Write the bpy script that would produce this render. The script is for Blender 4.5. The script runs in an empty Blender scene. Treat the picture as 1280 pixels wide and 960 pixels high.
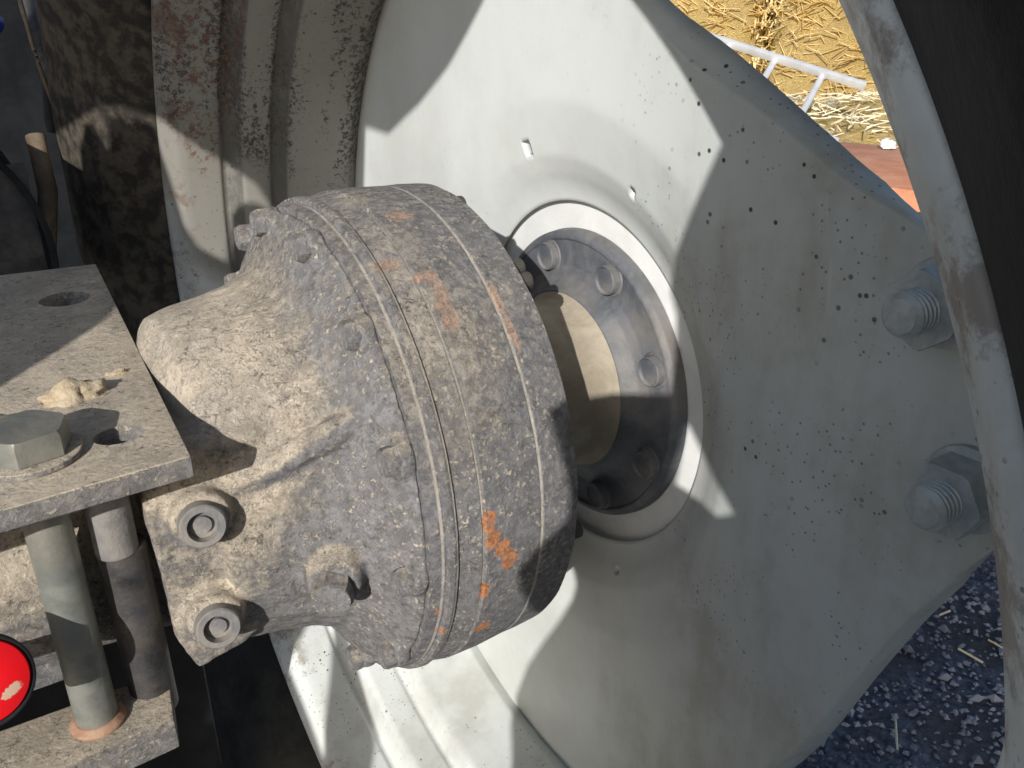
import bpy, bmesh, math, random
from mathutils import Vector, Matrix, noise
random.seed(7)
R = math.radians
SC = bpy.context.scene
COL = SC.collection
H = 0.985                                   # camera height above the ground
# ------------------------------------------------------------------ camera
cam_d = bpy.data.cameras.new("camera"); cam = bpy.data.objects.new("camera", cam_d); COL.objects.link(cam)
SC.camera = cam
PT, YW = R(24.2), R(57.1)
fw = Vector((math.cos(PT)*math.cos(YW), math.cos(PT)*math.sin(YW), -math.sin(PT)))
rt = Vector((math.sin(YW), -math.cos(YW), 0)); up = rt.cross(fw)
m = Matrix((rt, up, -fw)).transposed().to_4x4(); m.translation = Vector((0, 0, H))
cam.matrix_world = m
cam_d.sensor_width = 36; cam_d.lens = 1081/1280*36; cam_d.clip_start = 0.02; cam_d.clip_end = 500
# ------------------------------------------------------------------ light
SUN_AZ, SUN_EL = 44.0, 24.0                 # direction the light travels towards (azimuth), height of the sun
SUN_S, SKY_S = 4.6, 0.15
w = bpy.data.worlds.new("World"); SC.world = w; w.use_nodes = True
nt = w.node_tree; bg = nt.nodes["Background"]
sky = nt.nodes.new("ShaderNodeTexSky"); sky.sky_type = 'NISHITA'; sky.sun_disc = False
sky.sun_elevation = R(SUN_EL)
tv = Vector((math.cos(R(SUN_EL))*math.cos(R(SUN_AZ)), math.cos(R(SUN_EL))*math.sin(R(SUN_AZ)), -math.sin(R(SUN_EL))))
sky.sun_rotation = math.atan2(-tv.x, -tv.y)
nt.links.new(sky.outputs[0], bg.inputs[0]); bg.inputs[1].default_value = SKY_S
sl = bpy.data.lights.new("sun", 'SUN'); sl.energy = SUN_S; sl.angle = R(0.5); sl.color = (1, .965, .915)
sun = bpy.data.objects.new("sun", sl); COL.objects.link(sun)
sun.rotation_euler = tv.to_track_quat('-Z', 'Y').to_euler(); sun.location = (0, 0, 5)
vs = SC.view_settings; vs.view_transform = 'Standard'; vs.look = 'None'; vs.exposure = 0.0; vs.gamma = 1; vs.use_curve_mapping = False

# ------------------------------------------------------------------ material helpers
class NB:
    """tiny node-graph helper"""
    def __init__(s, name):
        s.m = bpy.data.materials.new(name); s.m.use_nodes = True; s.t = s.m.node_tree
        s.b = s.t.nodes["Principled BSDF"]; s.co = None
    def n(s, typ, **k):
        o = s.t.nodes.new(typ)
        for a, v in k.items(): setattr(o, a, v)
        return o
    def l(s, a, b): s.t.links.new(a, b)
    def put(s, sock, v):
        if hasattr(v, 'is_linked') or hasattr(v, 'links'): s.l(v, sock)
        else: sock.default_value = v
    def coord(s):
        if not s.co: s.co = s.n("ShaderNodeTexCoord").outputs["Object"]
        return s.co
    def mapped(s, scale):
        mp = s.n("ShaderNodeMapping"); s.l(s.coord(), mp.inputs[0]); mp.inputs["Scale"].default_value = scale
        return mp.outputs[0]
    def noise(s, scale, det=5, rough=.6, vec=None, dist=0, out=0):
        o = s.n("ShaderNodeTexNoise"); s.l(vec or s.coord(), o.inputs["Vector"])
        o.inputs["Scale"].default_value = scale; o.inputs["Detail"].default_value = det
        o.inputs["Roughness"].default_value = rough; o.inputs["Distortion"].default_value = dist
        return o.outputs[out]
    def vor(s, scale, vec=None, feat='F1', rnd=1):
        o = s.n("ShaderNodeTexVoronoi"); o.feature = feat; s.l(vec or s.coord(), o.inputs["Vector"])
        o.inputs["Scale"].default_value = scale; o.inputs["Randomness"].default_value = rnd
        return o.outputs[0]
    def ramp(s, v, a, b, lo=0., hi=1.):
        o = s.n("ShaderNodeMapRange"); s.put(o.inputs[0], v)
        for i, q in enumerate((a, b, lo, hi)): o.inputs[1+i].default_value = q
        o.interpolation_type = 'SMOOTHSTEP'
        return o.outputs[0]
    def math(s, op, a, b=0.):
        o = s.n("ShaderNodeMath", operation=op); s.put(o.inputs[0], a); s.put(o.inputs[1], b); return o.outputs[0]
    def mix(s, f, a, b):
        o = s.n("ShaderNodeMix", data_type='RGBA'); s.put(o.inputs[0], f)
        for i, c in ((6, a), (7, b)):
            if isinstance(c, tuple): c = (*c, 1) if len(c) == 3 else c
            s.put(o.inputs[i], c)
        return o.outputs[2]
    def normal_z(s):
        g = s.n("ShaderNodeNewGeometry"); x = s.n("ShaderNodeSeparateXYZ"); s.l(g.outputs["Normal"], x.inputs[0]); return x.outputs
    def xyz(s):
        x = s.n("ShaderNodeSeparateXYZ"); s.l(s.coord(), x.inputs[0]); return x.outputs
    def blob(s, c, r, nz=None, amp=.5):
        """mask round point c (object space), radii r, ragged with noise"""
        mp = s.n("ShaderNodeMapping"); mp.vector_type = 'POINT'; s.l(s.coord(), mp.inputs[0])
        mp.inputs["Scale"].default_value = tuple(1/q for q in r); mp.inputs["Location"].default_value = tuple(-a/q for a, q in zip(c, r))
        ln = s.n("ShaderNodeVectorMath", operation='LENGTH'); s.l(mp.outputs[0], ln.inputs[0])
        v = ln.outputs["Value"]
        if nz: v = s.math('ADD', v, s.math('MULTIPLY', s.math('SUBTRACT', nz, .5), amp*2))
        return s.ramp(v, 1.08, .92)
    def bump(s, h, strength=.3, dist=.002):
        o = s.n("ShaderNodeBump"); o.inputs["Strength"].default_value = strength; o.inputs["Distance"].default_value = dist
        s.l(h, o.inputs["Height"])
        s.l(o.outputs[0], s.b.inputs["Normal"])
    def done(s, col, rough=.6, metal=0., spec=.5):
        s.put(s.b.inputs["Base Color"], (*col, 1) if isinstance(col, tuple) and len(col) == 3 else col)
        s.put(s.b.inputs["Roughness"], rough); s.put(s.b.inputs["Metallic"], metal)
        s.b.inputs["Specular IOR Level"].default_value = spec
        return s.m

O = Vector((0, 0, H))
AX = Vector((0, .503, -.277))              # wheel axis (camera-height frame)
DX = Vector((0, .523, -.285))              # final drive axis

def rust_blob(b, nz, lst):
    tot = None
    for c, r in lst:
        mk = b.blob(c, tuple(q*1.15 for q in r), nz, 1.9)
        tot = mk if tot is None else b.math('MAXIMUM', tot, mk)
    return tot

def mat_white(name, rim=False):
    b = NB(name)
    n1 = b.noise(6, 6, .65); n2 = b.noise(38, 6, .7, dist=.4); n3 = b.noise(160, 4, .6)
    nst = b.noise(1, 6, .65, vec=b.mapped((30, 30, 7)))
    base = b.mix(b.ramp(n1, .35, .7), (.665, .695, .68), (.585, .60, .58))
    dust = b.ramp(b.math('ADD', b.math('MULTIPLY', n1, .45), b.math('ADD', b.math('MULTIPLY', nst, .35), b.math('MULTIPLY', n2, .2))), .44, .62)
    x = b.xyz()
    # road dust lies thickest on the outer part of the disc on the camera's side
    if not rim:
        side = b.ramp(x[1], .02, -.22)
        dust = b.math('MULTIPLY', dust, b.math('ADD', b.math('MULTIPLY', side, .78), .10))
        shade_tint_ = b.math('MULTIPLY', side, .55)
        base = b.mix(shade_tint_, base, (.33, .35, .34))  # grey side tint, also painting lower brightness into the shaded part
    else:
        dust = b.math('MULTIPLY', dust, .5)
    col = b.mix(b.math('MULTIPLY', dust, .8), base, (.335, .32, .265))
    scr = b.ramp(b.noise(1, 5, .75, vec=b.mapped((40, 60, 9)), dist=1.5), .62, .70)
    col = b.mix(b.math('MULTIPLY', scr, .28), col, (.62, .60, .50))
    # mud specks
    v = b.vor(95); keep = b.ramp(b.noise(9, 3, .6), .46, .62)
    sp = b.math('MULTIPLY', b.ramp(v, .16, .10), keep)
    v2 = b.vor(210, vec=b.mapped((1, 1.02, .97))); keep2 = b.ramp(b.noise(14, 4, .7), .48, .58)
    sp2 = b.math('MULTIPLY', b.ramp(v2, .2, .12), keep2)
    sp = b.math('MAXIMUM', sp, b.math('MULTIPLY', sp2, .7))
    if not rim:
        zs = b.math('ADD', b.math('MULTIPLY', b.blob((0, -.24, .10), (.4, .17, .24), b.noise(6, 3), .3), .85), .12)
        sp = b.math('MULTIPLY', sp, zs)
    if rim:
        # old mud and rust flecks stuck in the upper part of the barrel, camera-left
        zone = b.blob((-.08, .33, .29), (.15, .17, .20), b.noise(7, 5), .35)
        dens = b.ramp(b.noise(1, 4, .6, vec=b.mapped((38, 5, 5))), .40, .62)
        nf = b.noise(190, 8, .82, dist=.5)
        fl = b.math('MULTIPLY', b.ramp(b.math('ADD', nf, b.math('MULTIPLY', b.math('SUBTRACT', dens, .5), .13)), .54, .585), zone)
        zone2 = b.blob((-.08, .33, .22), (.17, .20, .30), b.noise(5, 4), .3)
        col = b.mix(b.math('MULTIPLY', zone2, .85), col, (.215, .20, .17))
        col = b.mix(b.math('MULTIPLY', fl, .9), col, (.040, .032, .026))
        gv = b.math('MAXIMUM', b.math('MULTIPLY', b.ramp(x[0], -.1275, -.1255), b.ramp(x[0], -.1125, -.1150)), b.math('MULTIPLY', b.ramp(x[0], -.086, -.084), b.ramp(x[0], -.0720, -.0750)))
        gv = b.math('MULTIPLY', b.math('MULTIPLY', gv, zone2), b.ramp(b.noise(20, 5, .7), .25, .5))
        col = b.mix(b.math('MULTIPLY', gv, .75), col, (.10, .095, .085))  # groove dirt, darkened to paint in the shaded bands between the stripes
        fr = b.math('MULTIPLY', b.ramp(b.noise(130, 7, .78), .50, .58), b.blob((-.145, .38, .27), (.030, .15, .17), b.noise(12, 4), .4))
        col = b.mix(b.math('MULTIPLY', fr, .8), col, (.14, .05, .026))
        ch = b.math('MULTIPLY', b.ramp(b.noise(18, 7, .75), .50, .60), b.ramp(x[0], -.150, -.168))
        col = b.mix(b.math('MULTIPLY', ch, .65), col, (.16, .10, .07))
    col = b.mix(sp, col, (.035, .028, .022))
    b.bump(b.math('ADD', b.math('MULTIPLY', n2, .5), n3), .12, .001)
    return b.done(col, b.ramp(dust, 0, 1, .42, .8))

def mat_cast(name, chips=(), dustiness=1., side=None, base=(.180, .177, .180), off=0., lines=()):
    """dark painted casting under dry tan dust and gritty mud crumbs"""
    b = NB(name)
    n1 = b.noise(9, 6, .65, dist=.3); n2 = b.noise(60, 8, .8, dist=.5); n3 = b.noise(300, 6, .78); n4 = b.noise(150, 8, .82, dist=.3); ng = b.noise(22, 5, .6)
    N = b.normal_z()
    bc = b.mix(b.ramp(n4, .42, .58), tuple(q*1.0 for q in base), tuple(q*1.65 for q in base))
    upw = b.ramp(N[2], -.45, .8)
    d = b.math('ADD', b.math('ADD', b.math('MULTIPLY', n1, .34), .08), b.math('ADD', b.math('MULTIPLY', n2, .33), b.math('MULTIPLY', n4, .40)))
    d = b.math('ADD', d, b.math('MULTIPLY', b.math('SUBTRACT', upw, .5), .36*dustiness))
    if side is not None:
        x = b.xyz(); d = b.math('ADD', d, b.ramp(x[0], side[0], side[1], -.13, .15))
    if off:
        x = b.xyz(); d = b.math('ADD', d, b.math('ADD', off, b.ramp(x[0], .02, .08, .05, -.03)))
    dm = b.ramp(d, .55, .77)
    dcol = b.mix(b.ramp(ng, .35, .68), (.65, .545, .415), (.42, .365, .295))
    dcol = b.mix(b.ramp(n4, .42, .70), dcol, (.76, .67, .54))
    col = b.mix(b.math('MULTIPLY', dm, min(1., .93*dustiness)), bc, dcol)
    # crumbs: pale dried splashes and dark bare pits
    c1 = b.math('MULTIPLY', b.ramp(n3, .535, .575), b.ramp(b.noise(34, 5, .7), .42, .56))
    c2 = b.math('MULTIPLY', b.ramp(b.noise(230, 7, .8, dist=.6), .545, .585), b.ramp(b.noise(26, 5, .7), .40, .56))
    col = b.mix(b.math('MULTIPLY', c2, .72), col, (.075, .07, .068))
    col = b.mix(b.math('MULTIPLY', c1, .75), col, (.68, .60, .48))
    v = b.vor(150, vec=b.mapped((1, 1.3, .9))); col = b.mix(b.math('MULTIPLY', b.math('MULTIPLY', b.ramp(v, .24, .12), b.ramp(b.noise(24, 3), .5, .6)), .8), col, (.50, .45, .36))
    for lx in lines:                       # pale dust packed along the machined steps
        x = b.xyz(); k = b.ramp(b.math('ABSOLUTE', b.math('SUBTRACT', x[0], lx)), .0013, .0005)
        col = b.mix(b.math('MULTIPLY', k, b.ramp(b.noise(16, 6, .7), .34, .52, .15, .8)), col, (.66, .60, .52))
    if chips:
        for colr, lst in chips:
            mk_ = rust_blob(b, b.noise(130, 8, .8, dist=1.), lst)
            col = b.mix(b.math('MULTIPLY', b.math('MULTIPLY', mk_, .95), b.ramp(n4, .36, .50, .25, 1.)), col, b.mix(b.ramp(n3, .42, .60), colr, tuple(q*.62 for q in colr)))
    h = b.math('ADD', b.math('MULTIPLY', n4, .8), b.math('MULTIPLY', n3, .5))
    h = b.math('ADD', h, b.math('MULTIPLY', b.math('ADD', c1, dm), .3))
    b.bump(h, 1., .0020)
    return b.done(col, .85, 0, .25)

def mat_simple(name, c1, c2, scale=20, rough=.6, metal=0., bump=.3, bscale=90, spec=.5, dust=0., bdist=.002):
    b = NB(name)
    n = b.noise(scale, 7, .68, dist=.4)
    col = b.mix(b.ramp(n, .35, .66), c1, c2)
    if dust:
        dm = b.math('MULTIPLY', b.ramp(b.math('ADD', b.noise(12, 6, .7), b.math('MULTIPLY', b.normal_z()[2], .12)), .45, .7), dust)
        col = b.mix(dm, col, (.33, .28, .21))
    b.bump(b.noise(bscale, 6, .7), bump, bdist)
    return b.done(col, rough, metal, spec)

M = {}
M['disc'] = mat_white("chalky_white_paint")
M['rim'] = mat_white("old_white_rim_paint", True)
M['cast'] = mat_cast("dusty_casting", dustiness=.95, side=(.0, -.11))
def ch(x, a, lx, lt, r=.168):      # chip centre on the drum surface, object space of the cover
    a = R(a); return ((x-.18, -r*math.cos(a), r*math.sin(a)), (lx, lt, lt))
CHIP_PINK = [ch(.2213, 51.5, .0045, .007), ch(.2200, 47.5, .0045, .007), ch(.2195, 44.5, .005, .006), ch(.2165, 55, .006, .004), ch(.1990, 60, .007, .004), ch(.2545, 47, .0022, .012), ch(.2550, 40, .002, .010), ch(.2275, 74, .008, .005)]
CHIP_ORANGE = [ch(.2145, 4.2, .0035, .006), ch(.2170, .5, .0045, .006), ch(.2225, -2.5, .005, .005), ch(.2280, -6, .0045, .006), ch(.2125, -12.5, .003, .005), ch(.2185, -26.5, .005, .0045), ch(.1850, -16, .003, .004), ch(.1865, -22.5, .004, .004)]
M['cover'] = mat_cast("dusty_cover", dustiness=.70, base=(.165, .163, .168), off=-.125, lines=(.0065, .0145, .0305, .0715), chips=[
    ((.60, .42, .32), CHIP_PINK), ((.66, .28, .12), CHIP_ORANGE)])
M['flange'] = mat_simple("bluish_grey_flange_paint", (.080, .090, .105), (.165, .172, .19), 26, .6, 0, .3, 200, dust=.35)
M['neck'] = mat_simple("dust_caked_neck", (.32, .275, .21), (.44, .385, .305), 30, .9, 0, .5, 160, .2)
M['plate'] = mat_cast("dusty_steel_plate", dustiness=1.35, base=(.21, .20, .19))
M['zinc'] = mat_simple("greenish_zinc", (.19, .205, .19), (.30, .31, .28), 45, .45, .35, .25, 260, dust=.35)
M['zincw'] = mat_simple("weathered_zinc", (.32, .36, .38), (.50, .54, .55), 60, .40, .4, .2, 300, dust=.12)
M['nutside'] = M['zincw']
M['darksteel'] = mat_simple("shade_darkened_steel", (.022, .022, .025), (.055, .055, .06), 40, .55, .2, .4, 150, dust=.25)  # darkened to paint in the shade on the hanging bolt's shank
M['greysteel'] = mat_simple("grey_dusty_steel", (.16, .16, .165), (.27, .26, .25), 40, .7, .1, .5, 140, dust=.4)
M['rubber'] = mat_simple("black_tyre_rubber", (.009, .010, .011), (.022, .023, .023), 7, .75, 0, .5, 60, .3, dust=.10)
rb = M['rubber']; q = NB.__new__(NB); q.m = rb; q.t = rb.node_tree; q.b = q.t.nodes["Principled BSDF"]; q.co = None
src_ = q.b.inputs["Base Color"].links[0].from_socket
sm_ = q.math('MULTIPLY', q.blob((-.20, .53, .12), (.12, .22, .22), q.noise(5, 6, .7), .8), q.ramp(q.noise(45, 7, .75), .32, .55, .55, 1.))
q.l(q.mix(sm_, src_, q.mix(q.ramp(q.noise(60, 5), .4, .6), (.035, .030, .025), (.10, .083, .062))), q.b.inputs["Base Color"])
M['black'] = mat_simple("black_plastic", (.006, .007, .009), (.016, .018, .021), 12, .7, 0, .2, 80, spec=.25)
M['cleanwhite'] = mat_simple("clean_white_paint", (.82, .83, .81), (.74, .75, .73), 30, .45, 0, .1, 120)
M['rust'] = mat_simple("rusty_copper_end", (.30, .15, .09), (.42, .27, .18), 60, .7, 0, .3, 200)
M['alu'] = mat_simple("bare_aluminium", (.60, .61, .63), (.72, .72, .73), 10, .4, .3, .1, 80)
M['brown'] = mat_simple("brown_dusty_tube", (.10, .07, .045), (.2, .15, .10), 20, .8, 0, .3, 80)
M['clay'] = mat_simple("dry_mud", (.46, .37, .25), (.60, .50, .36), 60, .95, 0, 1., 220, .1)
M['leaf'] = mat_simple("dry_leaf", (.62, .52, .36), (.75, .68, .52), 60, .8, 0, .6, 200, .2)
b = NB("red_reflector_plastic"); nn = b.noise(24, 6, .7)
wm = b.blob((.004, .005, -.011), (.010, .005, .0022), b.noise(220, 6, .75), 1.1)
b.bump(b.noise(120, 4), .1, .001)
M['red'] = b.done(b.mix(wm, b.mix(b.ramp(nn, .4, .7), (.78, .006, .012), (.62, .012, .016)), (.62, .42, .30)), .35)
b = NB("blue_grey_gravel"); v1 = b.noise(60, 8, .75); v2 = b.vor(70)
gc = b.mix(b.ramp(v1, .35, .68), (.08, .085, .11), (.33, .34, .40))
gc = b.mix(b.ramp(b.noise(3.2, 4), .42, .62), gc, (.13, .12, .12))
xx = b.xyz()
far = b.ramp(b.math('ADD', xx[0], b.math('MULTIPLY', b.noise(1.5, 4), .8)), 2.6, 3.4)
gc = b.mix(far, gc, b.mix(b.ramp(b.noise(25, 7, .75), .35, .65), (.42, .27, .10), (.75, .55, .26)))
b.bump(b.math('ADD', v1, v2), 1., .02); M['gravel'] = b.done(gc, .9, 0, .2)
b = NB("straw"); n = b.noise(1, 7, .75, vec=b.mapped((16, 60, 120)), dist=.5)
sc = b.mix(b.ramp(n, .33, .62), (.62, .40, .11), (.95, .74, .32)); sc = b.mix(b.math('MULTIPLY', b.ramp(b.noise(5, 5), .4, .65), .4), sc, (.60, .42, .20))
b.bump(n, 1., .05); M['straw'] = b.done(sc, .85, 0, .2)
b = NB("single_straw"); M['stalk'] = b.done(b.mix(b.ramp(b.noise(8), .4, .6), (.62, .50, .30), (.80, .72, .52)), .7)
b = NB("golden_straw"); M['stalk2'] = b.done(b.mix(b.ramp(b.noise(9), .4, .6), (.70, .48, .16), (.95, .78, .42)), .7)
b = NB("pebble"); M['pebble'] = b.done(b.mix(b.ramp(b.noise(5), .35, .65), (.12, .125, .15), (.32, .325, .36)), .85)
M['brick'] = mat_simple("red_clay_tile", (.52, .20, .10), (.62, .30, .17), 8, .85, 0, .3, 60)
M['whiteplastic'] = mat_simple("white_scrap", (.8, .8, .8), (.7, .7, .7), 8, .6)
M['shade_sheet'] = mat_simple("pale_shade_sheet_paint", (.60, .63, .66), (.52, .55, .58), 8, .6)  # kept pale so the added shade sheets bounce light back
M['bluecap'] = mat_simple("blue_plastic", (.02, .08, .5), (.03, .1, .6), 8, .4)

# ------------------------------------------------------------------ mesh helpers
def tag(o, label=None, cat=None, group=None, kind=None):
    if label: o['label'] = label
    if cat: o['category'] = cat
    if group: o['group'] = group
    if kind: o['kind'] = kind
    return o
def empty(name, p, label, cat, group=None):
    o = bpy.data.objects.new(name, None); COL.objects.link(o); o.location = Vector(p) + O; o.empty_display_size = .02
    return tag(o, label, cat, group)
def mk(name, bm, mat, root=None, loc=None, rot=None, sharp=35, smooth=True):
    """bm in its own local frame; loc in the camera-height frame (world minus O)"""
    me = bpy.data.meshes.new(name); bm.normal_update(); bm.to_mesh(me); bm.free()
    me.materials.append(mat)
    if smooth:
        for p in me.polygons: p.use_smooth = True
        me.set_sharp_from_angle(angle=R(sharp))
    return inst(name, me, root, loc, rot)
def wbase(o):
    v = Vector(o.location)
    while o.parent: o = o.parent; v += Vector(o.location)
    return v - O
def inst(name, me, root=None, loc=None, rot=None):
    o = bpy.data.objects.new(name, me); COL.objects.link(o)
    loc = Vector(loc) if loc is not None else Vector((0, 0, 0))
    if root:
        o.parent = root; o.location = loc - wbase(root)
    else: o.location = loc + O
    if rot is not None: o.rotation_mode = 'QUATERNION'; o.rotation_quaternion = rot
    return o
def add_lathe(bm, prof, seg=128, close=False, rfun=None, T=None):
    """revolve (x, r) about X"""
    rings = []
    for (x, r) in prof:
        if r < 1e-6: rings.append([bm.verts.new((x, 0, 0))]); continue
        ring = []
        for i in range(seg):
            a = 2*math.pi*i/seg
            ring.append(bm.verts.new((x, -r*math.cos(a), r*math.sin(a))))
        rings.append(ring)
    n = len(rings)
    for k in range(n if close else n-1):
        A, B = rings[k], rings[(k+1) % n]
        if len(A) == 1 and len(B) == 1: continue
        for i in range(seg):
            j = (i+1) % seg
            if len(A) == 1: f = (A[0], B[j], B[i])
            elif len(B) == 1: f = (A[i], A[j], B[0])
            else: f = (A[i], A[j], B[j], B[i])
            try: bm.faces.new(f)
            except ValueError: pass
    if T is not None:
        for ring in rings:
            for v in ring: v.co = T @ v.co
    return bm
def lathe(prof, seg=128, close=False, T=None):
    bm = bmesh.new(); add_lathe(bm, prof, seg, close, T=T)
    bmesh.ops.recalc_face_normals(bm, faces=bm.faces); return bm
def rnd(prof, rad=.002, n=3):
    """round the corners of an open profile"""
    out = [prof[0]]
    for i in range(1, len(prof)-1):
        p0, p1, p2 = (Vector(prof[i-1]).to_2d(), Vector(prof[i]).to_2d(), Vector(prof[i+1]).to_2d())
        a = p0-p1; c = p2-p1
        q = min(rad, a.length*.45, c.length*.45)
        if q < 1e-5: out.append(prof[i]); continue
        A = p1+a.normalized()*q; B = p1+c.normalized()*q
        for k in range(n+1):
            t = k/n; P = A*(1-t)**2+p1*2*t*(1-t)+B*t*t
            out.append((P.x, P.y))
    out.append(prof[-1]); return out
def add_prism(bm, pts, z0, z1, T=None, bev=0):
    vs0 = [bm.verts.new((x, y, z0)) for x, y in pts]; vs1 = [bm.verts.new((x, y, z1)) for x, y in pts]
    n = len(pts); fs = [bm.faces.new(list(reversed(vs0))), bm.faces.new(vs1)]
    for i in range(n): fs.append(bm.faces.new((vs0[i], vs0[(i+1) % n], vs1[(i+1) % n], vs1[i])))
    if bev:
        es = list({e for f in fs for e in f.edges})
        r = bmesh.ops.bevel(bm, geom=es, offset=bev, segments=2, affect='EDGES', profile=.6)
    if T is not None:
        for v in bm.verts: v.co = T @ v.co
    return bm
def ngon(r, n, ph=0): return [(r*math.cos(2*math.pi*i/n+ph), r*math.sin(2*math.pi*i/n+ph)) for i in range(n)]
def box(lo, hi, bev=.001):
    bm = bmesh.new(); return add_prism(bm, [(lo[0], lo[1]), (hi[0], lo[1]), (hi[0], hi[1]), (lo[0], hi[1])], lo[2], hi[2], bev=bev)
def zto(v): return Vector((0, 0, 1)).rotation_difference(Vector(v).normalized())
def xto(v): return Vector((1, 0, 0)).rotation_difference(Vector(v).normalized())
def cyl_prof(r, h, b=.001): return [(0, 0), (0, r-b), (b, r), (h-b, r), (h, r-b), (h, 0)]
def hexhead(r, h, ch=.0012):
    """hexagon about X from 0 to h, chamfered at the free end"""
    bm = bmesh.new()
    ro = r/math.cos(math.pi/6)
    N = 72; rings = []
    def hexr(a):
        a = (a + math.pi/6) % (math.pi/3) - math.pi/6
        return r/math.cos(a)
    for x, f in ((0, 9), (h-ch*1.6, 9), (h, ro-ch*.75), (h, 0)):
        ring = []
        if f == 0: ring = [bm.verts.new((x, 0, 0))]
        else:
            for i in range(N):
                a = 2*math.pi*i/N; q = hexr(a)
                if f == 9:
                    rr = q; xx = x
                else: rr = min(q, f)*.985; xx = x
                ring.append(bm.verts.new((xx, rr*math.cos(a), rr*math.sin(a))))
        rings.append(ring)
    for A, B in zip(rings, rings[1:]):
        for i in range(N):
            j = (i+1) % N
            bm.faces.new((A[i], A[j], B[0]) if len(B) == 1 else (A[i], A[j], B[j], B[i]))
    bm.faces.new(list(reversed(rings[0])))
    bmesh.ops.recalc_face_normals(bm, faces=bm.faces)
    return bm
def thread(r, L, pitch=.003, dome=.002):
    prof = [(0, 0), (0, r)]
    x = 0
    while x < L-dome-pitch:
        prof += [(x+pitch*.25, r), (x+pitch*.5, r-.0013), (x+pitch*.75, r-.0013), (x+pitch, r)]; x += pitch
    prof += [(L-dome, r-.0005), (L, r-dome*1.3), (L, 0)]
    return lathe(prof, 40)
def tube_pts(pts, rad, seg=12, taper=None):
    bm = bmesh.new(); rings = []
    pts = [Vector(p) for p in pts]
    for i, p in enumerate(pts):
        d = (pts[min(i+1, len(pts)-1)]-pts[max(i-1, 0)]).normalized()
        q = zto(d); r = rad if taper is None else taper[i]
        rings.append([bm.verts.new(p + q @ Vector((r*math.cos(2*math.pi*k/seg), r*math.sin(2*math.pi*k/seg), 0))) for k in range(seg)])
    for A, B in zip(rings, rings[1:]):
        for i in range(seg): bm.faces.new((A[i], A[(i+1) % seg], B[(i+1) % seg], B[i]))
    bm.faces.new(list(reversed(rings[0]))); bm.faces.new(rings[-1]); return bm
def spline(pts, n=10):
    P = [Vector(p) for p in pts]; out = []
    for i in range(len(P)-1):
        a = P[max(i-1, 0)]; b_ = P[i]; c = P[i+1]; d = P[min(i+2, len(P)-1)]
        for k in range(n):
            t = k/n; out.append(.5*((2*b_)+(c-a)*t+(2*a-5*b_+4*c-d)*t*t+(3*b_-a-3*c+d)*t**3))
    out.append(P[-1]); return out
def pol(ax, x, r, a):
    a = R(a); return Vector((x, ax.y-r*math.cos(a), ax.z+r*math.sin(a)))
def radial(a): a = R(a); return Vector((0, -math.cos(a), math.sin(a)))

# ------------------------------------------------------------------ ground and far field
bm = bmesh.new(); bmesh.ops.create_grid(bm, x_segments=140, y_segments=140, size=60)
for v in bm.verts:
    # finer cells near the wheel
    for k in (0, 1): v.co[k] = math.copysign(abs(v.co[k]/60)**2.2*60, v.co[k])
    d = v.co.xy.length
    v.co.z = .018*noise.noise(v.co*2.3)+.006*noise.noise(v.co*9)
g = mk('ground', bm, M['gravel'], loc=(0, 0, -H+.0)); tag(g, kind='structure')
# pebbles and straw litter (nobody could count them)
def scatter(name, n, region, maker, mat, label):
    bm = bmesh.new()
    for _ in range(n):
        maker(bm, region)
    o = mk(name, bm, mat, loc=(0, 0, -H), smooth=False); tag(o, label, name.replace('_', ' '), kind='stuff'); return o
def peb(bm, rg):
    x = random.uniform(rg[0], rg[1]); y = random.uniform(rg[2], rg[3]); s = random.uniform(.002, .0075)**1
    if random.random() < .03: s *= 2
    sq = random.uniform(.5, .9); a = random.random()*3
    vs_ = []
    for dx, dy, dz in ((1, 0, 0), (0, 1, 0), (-1, 0, 0), (0, -1, 0), (0, 0, 1), (0, 0, -1)):
        j = [random.uniform(.75, 1.2) for _ in range(3)]
        px, py = dx*s*j[0], dy*s*j[1]*sq
        vs_.append(bm.verts.new((x+px*math.cos(a)-py*math.sin(a), y+px*math.sin(a)+py*math.cos(a), .004+dz*s*.7+s*.3)))
    for f in ((0, 1, 4), (1, 2, 4), (2, 3, 4), (3, 0, 4), (1, 0, 5), (2, 1, 5), (3, 2, 5), (0, 3, 5)): bm.faces.new([vs_[i] for i in f])
scatter('gravel_stones', 26000, (.35, 2.4, -.6, 1.7), peb, M['pebble'], 'loose grey gravel stones lying under and behind the wheel')
def stk(bm, rg):
    x = random.uniform(rg[0], rg[1]); y = random.uniform(rg[2], rg[3]); L = random.uniform(.02, .09); a = random.random()*6.28
    w_ = random.uniform(.0008, .002); z = .012+random.random()*.012; zz = z+random.uniform(-.006, .01)
    d = Vector((math.cos(a), math.sin(a), 0)); n = Vector((-d.y, d.x, 0))*w_
    p = Vector((x, y, z)); q = p+d*L; q.z = zz; u = Vector((0, 0, w_*1.6))
    A = [bm.verts.new(p+n), bm.verts.new(p+u), bm.verts.new(p-n)]; B = [bm.verts.new(q+n), bm.verts.new(q+u), bm.verts.new(q-n)]
    for i in range(3): bm.faces.new((A[i], A[(i+1) % 3], B[(i+1) % 3], B[i]))
scatter('straw_litter', 110, (.5, 2.4, -.6, 1.7), stk, M['stalk'], 'pale broken straw stalks scattered on the dark gravel')

# ------------------------------------------------------------------ tractor wheel
WX = Vector((.37, AX.y, AX.z))
wheel = empty('tractor_wheel', WX, 'large tractor wheel with dusty white disc and rim in a black tyre', 'wheel')
def wl(prof): return [(x-.37, r) for x, r in prof]
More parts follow.
